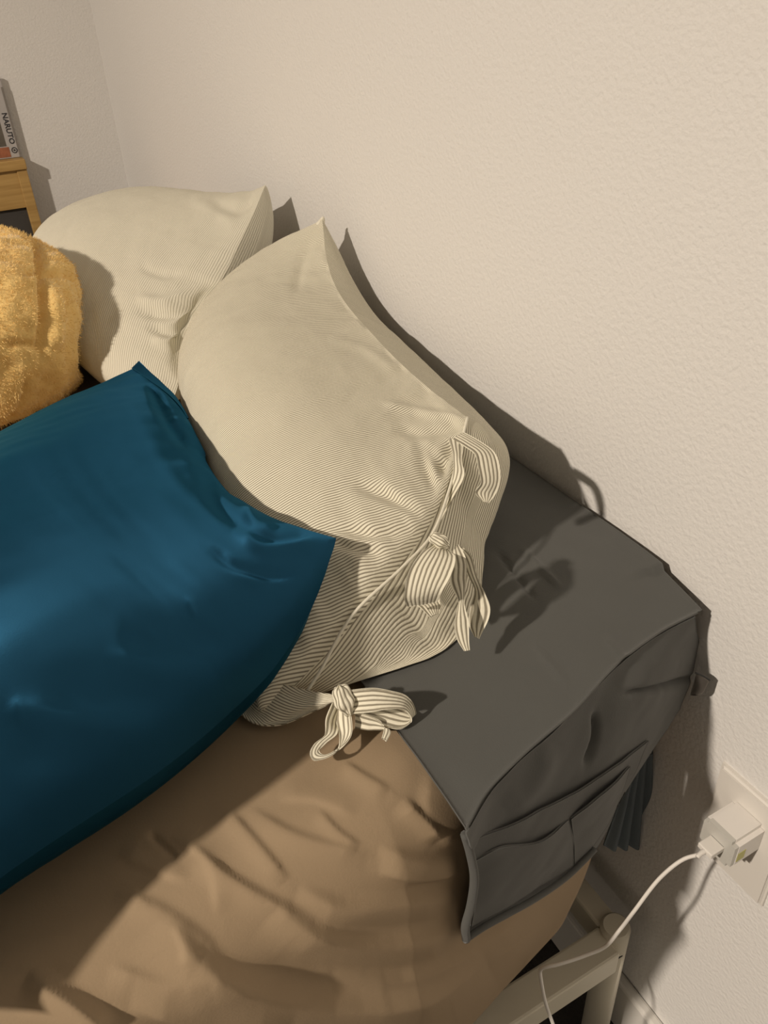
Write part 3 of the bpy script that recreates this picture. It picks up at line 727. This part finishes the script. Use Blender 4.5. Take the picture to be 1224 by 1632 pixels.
# thick hem down the left side and along the bottom
add_obj('side_hem', tube_mesh('side_hem', [of(741, 1330, .004), of(750, 1362, .006), of(756, 1400, .008), of(750, 1445, .008), of(742, 1475, .008), of(743, 1497, .008)], .0030, M_GREY, seg=10, n=50), org)
add_obj('bottom_hem', tube_mesh('bottom_hem', [of(743, 1496, .008), of(770, 1478, .010), of(810, 1456, .012), of(850, 1434, .013), of(905, 1396, .012), of(948, 1354, .010)], .0024, M_GREY, seg=10, n=60), org)
# pleated back flap hanging behind, near the wall
Gp = net([[at(1000, 1235, y=.335), at(1020, 1215, y=.335), at(1041, 1196, y=.335)], [at(985, 1290, y=.335), at(1012, 1275, y=.335), at(1042, 1262, y=.335)], [at(966, 1352, y=.335), at(1004, 1350, y=.335), at(1042, 1346, y=.335)]], 40, 60)
ph = np.linspace(0, 1, 60)[None, :]
Gp[..., 1] += .0035 * np.sin(ph * 26 + np.linspace(0, 1.5, 40)[:, None]) * np.linspace(.4, 1.2, 40)[:, None]
add_obj('pleated_flap', sheet_mesh('pleated_flap', Gp, M_GREYBLUE, None, .0014), org, label='pleated blue-grey flap')
# small clear tag with a dark edge at the corner
tg = [at(1108, 1072, y=.300), at(1131, 1084, y=.292), at(1121, 1104, y=.292), at(1100, 1108, y=.300)]
Mtag, ntg, btg = material('clear_tag_film'); btg.inputs['Base Color'].default_value = (.20, .18, .16, 1); btg.inputs['Roughness'].default_value = .15; btg.inputs['Transmission Weight'].default_value = .6
Gg = net([[tg[0], (tg[0] + tg[1]) / 2 + [0, -.001, .001], tg[1]], [tg[3], (tg[3] + tg[2]) / 2 + [0, -.002, 0], tg[2]]], 8, 10)
tgo = add_obj('clear_tag', sheet_mesh('clear_tag', Gg, Mtag, None, .0006), org, label='small clear plastic tag')
add_obj('tag_edge', tube_mesh('tag_edge', [tg[0], (tg[0] + tg[1]) / 2 + [0, -.001, .001], tg[1]], .0007, M_DARK, seg=6, n=14), tgo)

# ------------------------------------------------------------------ outlet, charger, cable
PYc, PZc = .2335, .466          # plate centre on the wall
outl = empty('wall_outlet', (0, PYc, PZc), 'white wall outlet plate on the right wall behind the charger', 'outlet')
def plate():
    bm = bmesh.new(); box_bm(bm, (-.0058, PYc - .035, PZc - .0572), (.001, PYc + .035, PZc + .0572))
    bmesh.ops.bevel(bm, geom=[e for e in bm.edges if all(v.co.x < -.004 for v in e.verts)], offset=.0032, segments=3, affect='EDGES')
    me = bpy.data.meshes.new('cover_plate'); bm.to_mesh(me); bm.free(); me.materials.append(M_PLATE); return me
add_obj('cover_plate', plate(), outl)
# charger block
cy, cz, cs, cdp = .2320, .484, .0164, .0315
chg = empty('charger', (-.0058, cy, cz), 'small white block charger plugged into the wall outlet', 'charger')
def block(name, x0, x1, hw, bev, mat, seg=8):
    bm = bmesh.new(); box_bm(bm, (x0, cy - hw, cz - hw), (x1, cy + hw, cz + hw))
    bmesh.ops.bevel(bm, geom=[e for e in bm.edges if abs(e.verts[0].co.x - e.verts[1].co.x) > 1e-4], offset=bev, segments=seg, affect='EDGES')
    me = bpy.data.meshes.new(name); bm.to_mesh(me); bm.free(); me.materials.append(mat)
    me.polygons.foreach_set('use_smooth', np.full(len(me.polygons), True)); me.set_sharp_from_angle(angle=math.radians(40)); return add_obj(name, me, chg)
block('body', -.0061 - cdp + .003, -.0061, cs, .0042, M_CHARGE)
block('face', -.0061 - cdp - .0015, -.0061 - cdp + .003, cs - .0004, .0040, M_CHGFACE)
fx = -.0061 - cdp - .0015
box('port', (fx - .0003, cy - .0065, cz - .0028), (fx + .003, cy + .0065, cz + .0028), M_DARK, chg)
box('patch', (-.0061 - cdp + .004, cy - cs - .0002, cz - .009), (-.0061 - cdp + .013, cy - cs + .0006, cz + .002), M_PATCH, chg, label='yellow-green sticker')  # small yellow-green area on one side of the block
# cable with plug
cab = empty('charging_cable', (-.05, cy, cz), 'thin white charging cable running from the charger over the bed rail', 'cable')
bm = bmesh.new(); box_bm(bm, (fx - .0145, cy - .0072, cz - .0028), (fx + .001, cy + .0072, cz + .0028), .0009)
me = bpy.data.meshes.new('plug'); bm.to_mesh(me); bm.free(); me.materials.append(M_CABLE); add_obj('plug', me, cab)
pl_end = np.array([fx - .0145, cy, cz])
add_obj('strain_relief', tube_mesh('strain_relief', [pl_end + [.001, 0, 0], pl_end + [-.004, 0, -.0002], pl_end + [-.0085, -.0005, -.0008]], [.0024, .0021, .0018], M_CABLE, n=12), cab)
k0 = float((pl_end - CAM) @ ROT[:, 2])
cpts = [pl_end + [-.005, -.0002, -.0003], at(1090, 1369, k=k0 + .006), at(1053, 1398, k=k0 + .016), at(1010, 1453, k=k0 + .030), at(987, 1483, k=.708), at(964, 1509, k=.715), at(932, 1523, k=.715), at(889, 1537, k=.713), at(868, 1541.5, k=.716), at(861.5, 1546, k=.724), at(862, 1560, k=.735), at(870, 1600, k=.750), at(884, 1640, k=.757), at(900, 1700, k=.80), np.array([-.14, .24, .02]), np.array([-.30, .16, .004])]
add_obj('cord', tube_mesh('cord', cpts, .00165, M_CABLE, seg=10, n=200), cab)

# ------------------------------------------------------------------ pine shelf unit by the back wall
SX1 = -.229; SY0, SY1 = 2.148, 2.168; SZ = .783
sh = empty('shelf_unit', (-.5, 2.08, 0), 'pale pine shelf unit against the back wall behind the yellow cushion', 'shelf')
box('top_board', (-.80, SY0 - .006, SZ - .022), (SX1, SY1 + .018, SZ), M_PINE, sh, bevel=.002)
box('apron', (-.775, SY0 + .004, SZ - .105), (SX1 - .022, SY0 + .016, SZ - .022), M_PINE, sh, bevel=.001)
for y0, y1 in ((SY0, SY1),):
    box('leg', (SX1 - .024, y0, 0), (SX1 - .001, y1, SZ - .022), M_PINE, sh, bevel=.002)
    box('leg', (-.80, y0, 0), (-.777, y1, SZ - .022), M_PINE, sh, bevel=.002)
box('gap_shade', (-.777, SY1 - .006, .10), (SX1 - .024, SY1 - .002, SZ - .022), M_GAPSHADE, sh)  # dark sheet added where the open gap shows only shaded wall
box('shelf_board', (-.777, SY0, .30), (SX1 - .024, SY1 - .006, .318), M_PINE, sh)

# boxed volume standing on the shelf
bx = empty('boxed_book', (-.29, 2.175, SZ), 'thick grey book standing on the pine shelf at the left edge', 'book')
BX1, BX0 = -.231, -.330; BY0, BY1 = 2.174, 2.184; BZ0, BZ1 = SZ + .0005, SZ + .165
M_BOOK = plain('book_board', (.46, .44, .43, 1), .5); M_PAGES = plain('book_edge', (.22, .20, .18, 1), .6)
M_PIC = plain('book_picture_print', (.12, .105, .085, 1), .5, None, .5, 40)
M_PIC2 = plain('book_red_print', (.33, .12, .06, 1), .5, None, .5, 90)
M_INK = plain('book_ink', (.03, .03, .035, 1), .5)
box('cover', (BX0, BY0, BZ0), (BX1, BY1, BZ1), M_BOOK, bx, bevel=.0015)
box('picture', (BX0 + .004, BY0 - .0006, BZ0 + .026), (BX1 - .026, BY0 + .0006, BZ0 + .105), M_PIC, bx)
box('picture', (BX0 + .03, BY0 - .0006, BZ0 + .003), (BX1 - .022, BY0 + .0006, BZ0 + .024), M_PIC2, bx)
box('edge_band', (BX1 - .004, BY0 - .0005, BZ0), (BX1 + .0005, BY1, BZ1 - .02), M_PAGES, bx)
def text(body, size, loc, rot, mat, parent):
    cu = bpy.data.curves.new('lettering', 'FONT'); cu.body = body; cu.size = size; cu.extrude = .0003; cu.align_x = 'LEFT'; cu.align_y = 'CENTER'; cu.offset = size * .02
    o = bpy.data.objects.new('lettering', cu); COL.objects.link(o); o.matrix_world = Matrix.Translation(loc) @ rot
    bpy.context.view_layer.update()
    dg = bpy.context.evaluated_depsgraph_get(); me = bpy.data.meshes.new_from_object(o.evaluated_get(dg))
    mw = o.matrix_world.copy(); bpy.data.objects.remove(o); me.transform(mw); me.materials.clear(); me.materials.append(mat)
    return add_obj('lettering', me, parent)
rotT = Matrix.Rotation(math.radians(90), 4, 'X') @ Matrix.Rotation(math.radians(-90), 4, 'Z')
text('NARUTO', .0155, (BX1 - .0125, BY0 - .0004, BZ0 + .094), rotT, M_INK, bx)
bm = bmesh.new()
def ring(bm, c, r0, r1, y, n=20):
    vs_ = [[bm.verts.new((c[0] + r * math.cos(2 * math.pi * i / n), y, c[1] + r * math.sin(2 * math.pi * i / n))) for i in range(n)] for r in (r0, r1)]
    for i in range(n): bm.faces.new((vs_[0][i], vs_[0][(i + 1) % n], vs_[1][(i + 1) % n], vs_[1][i]))
ring(bm, (BX1 - .0115, BZ0 + .016), .0045, .0065, BY0 - .0007); ring(bm, (BX1 - .0115, BZ0 + .016), .0005, .0022, BY0 - .0007)
me = bpy.data.meshes.new('emblem'); bm.to_mesh(me); bm.free(); me.materials.append(M_INK); add_obj('emblem', me, bx)
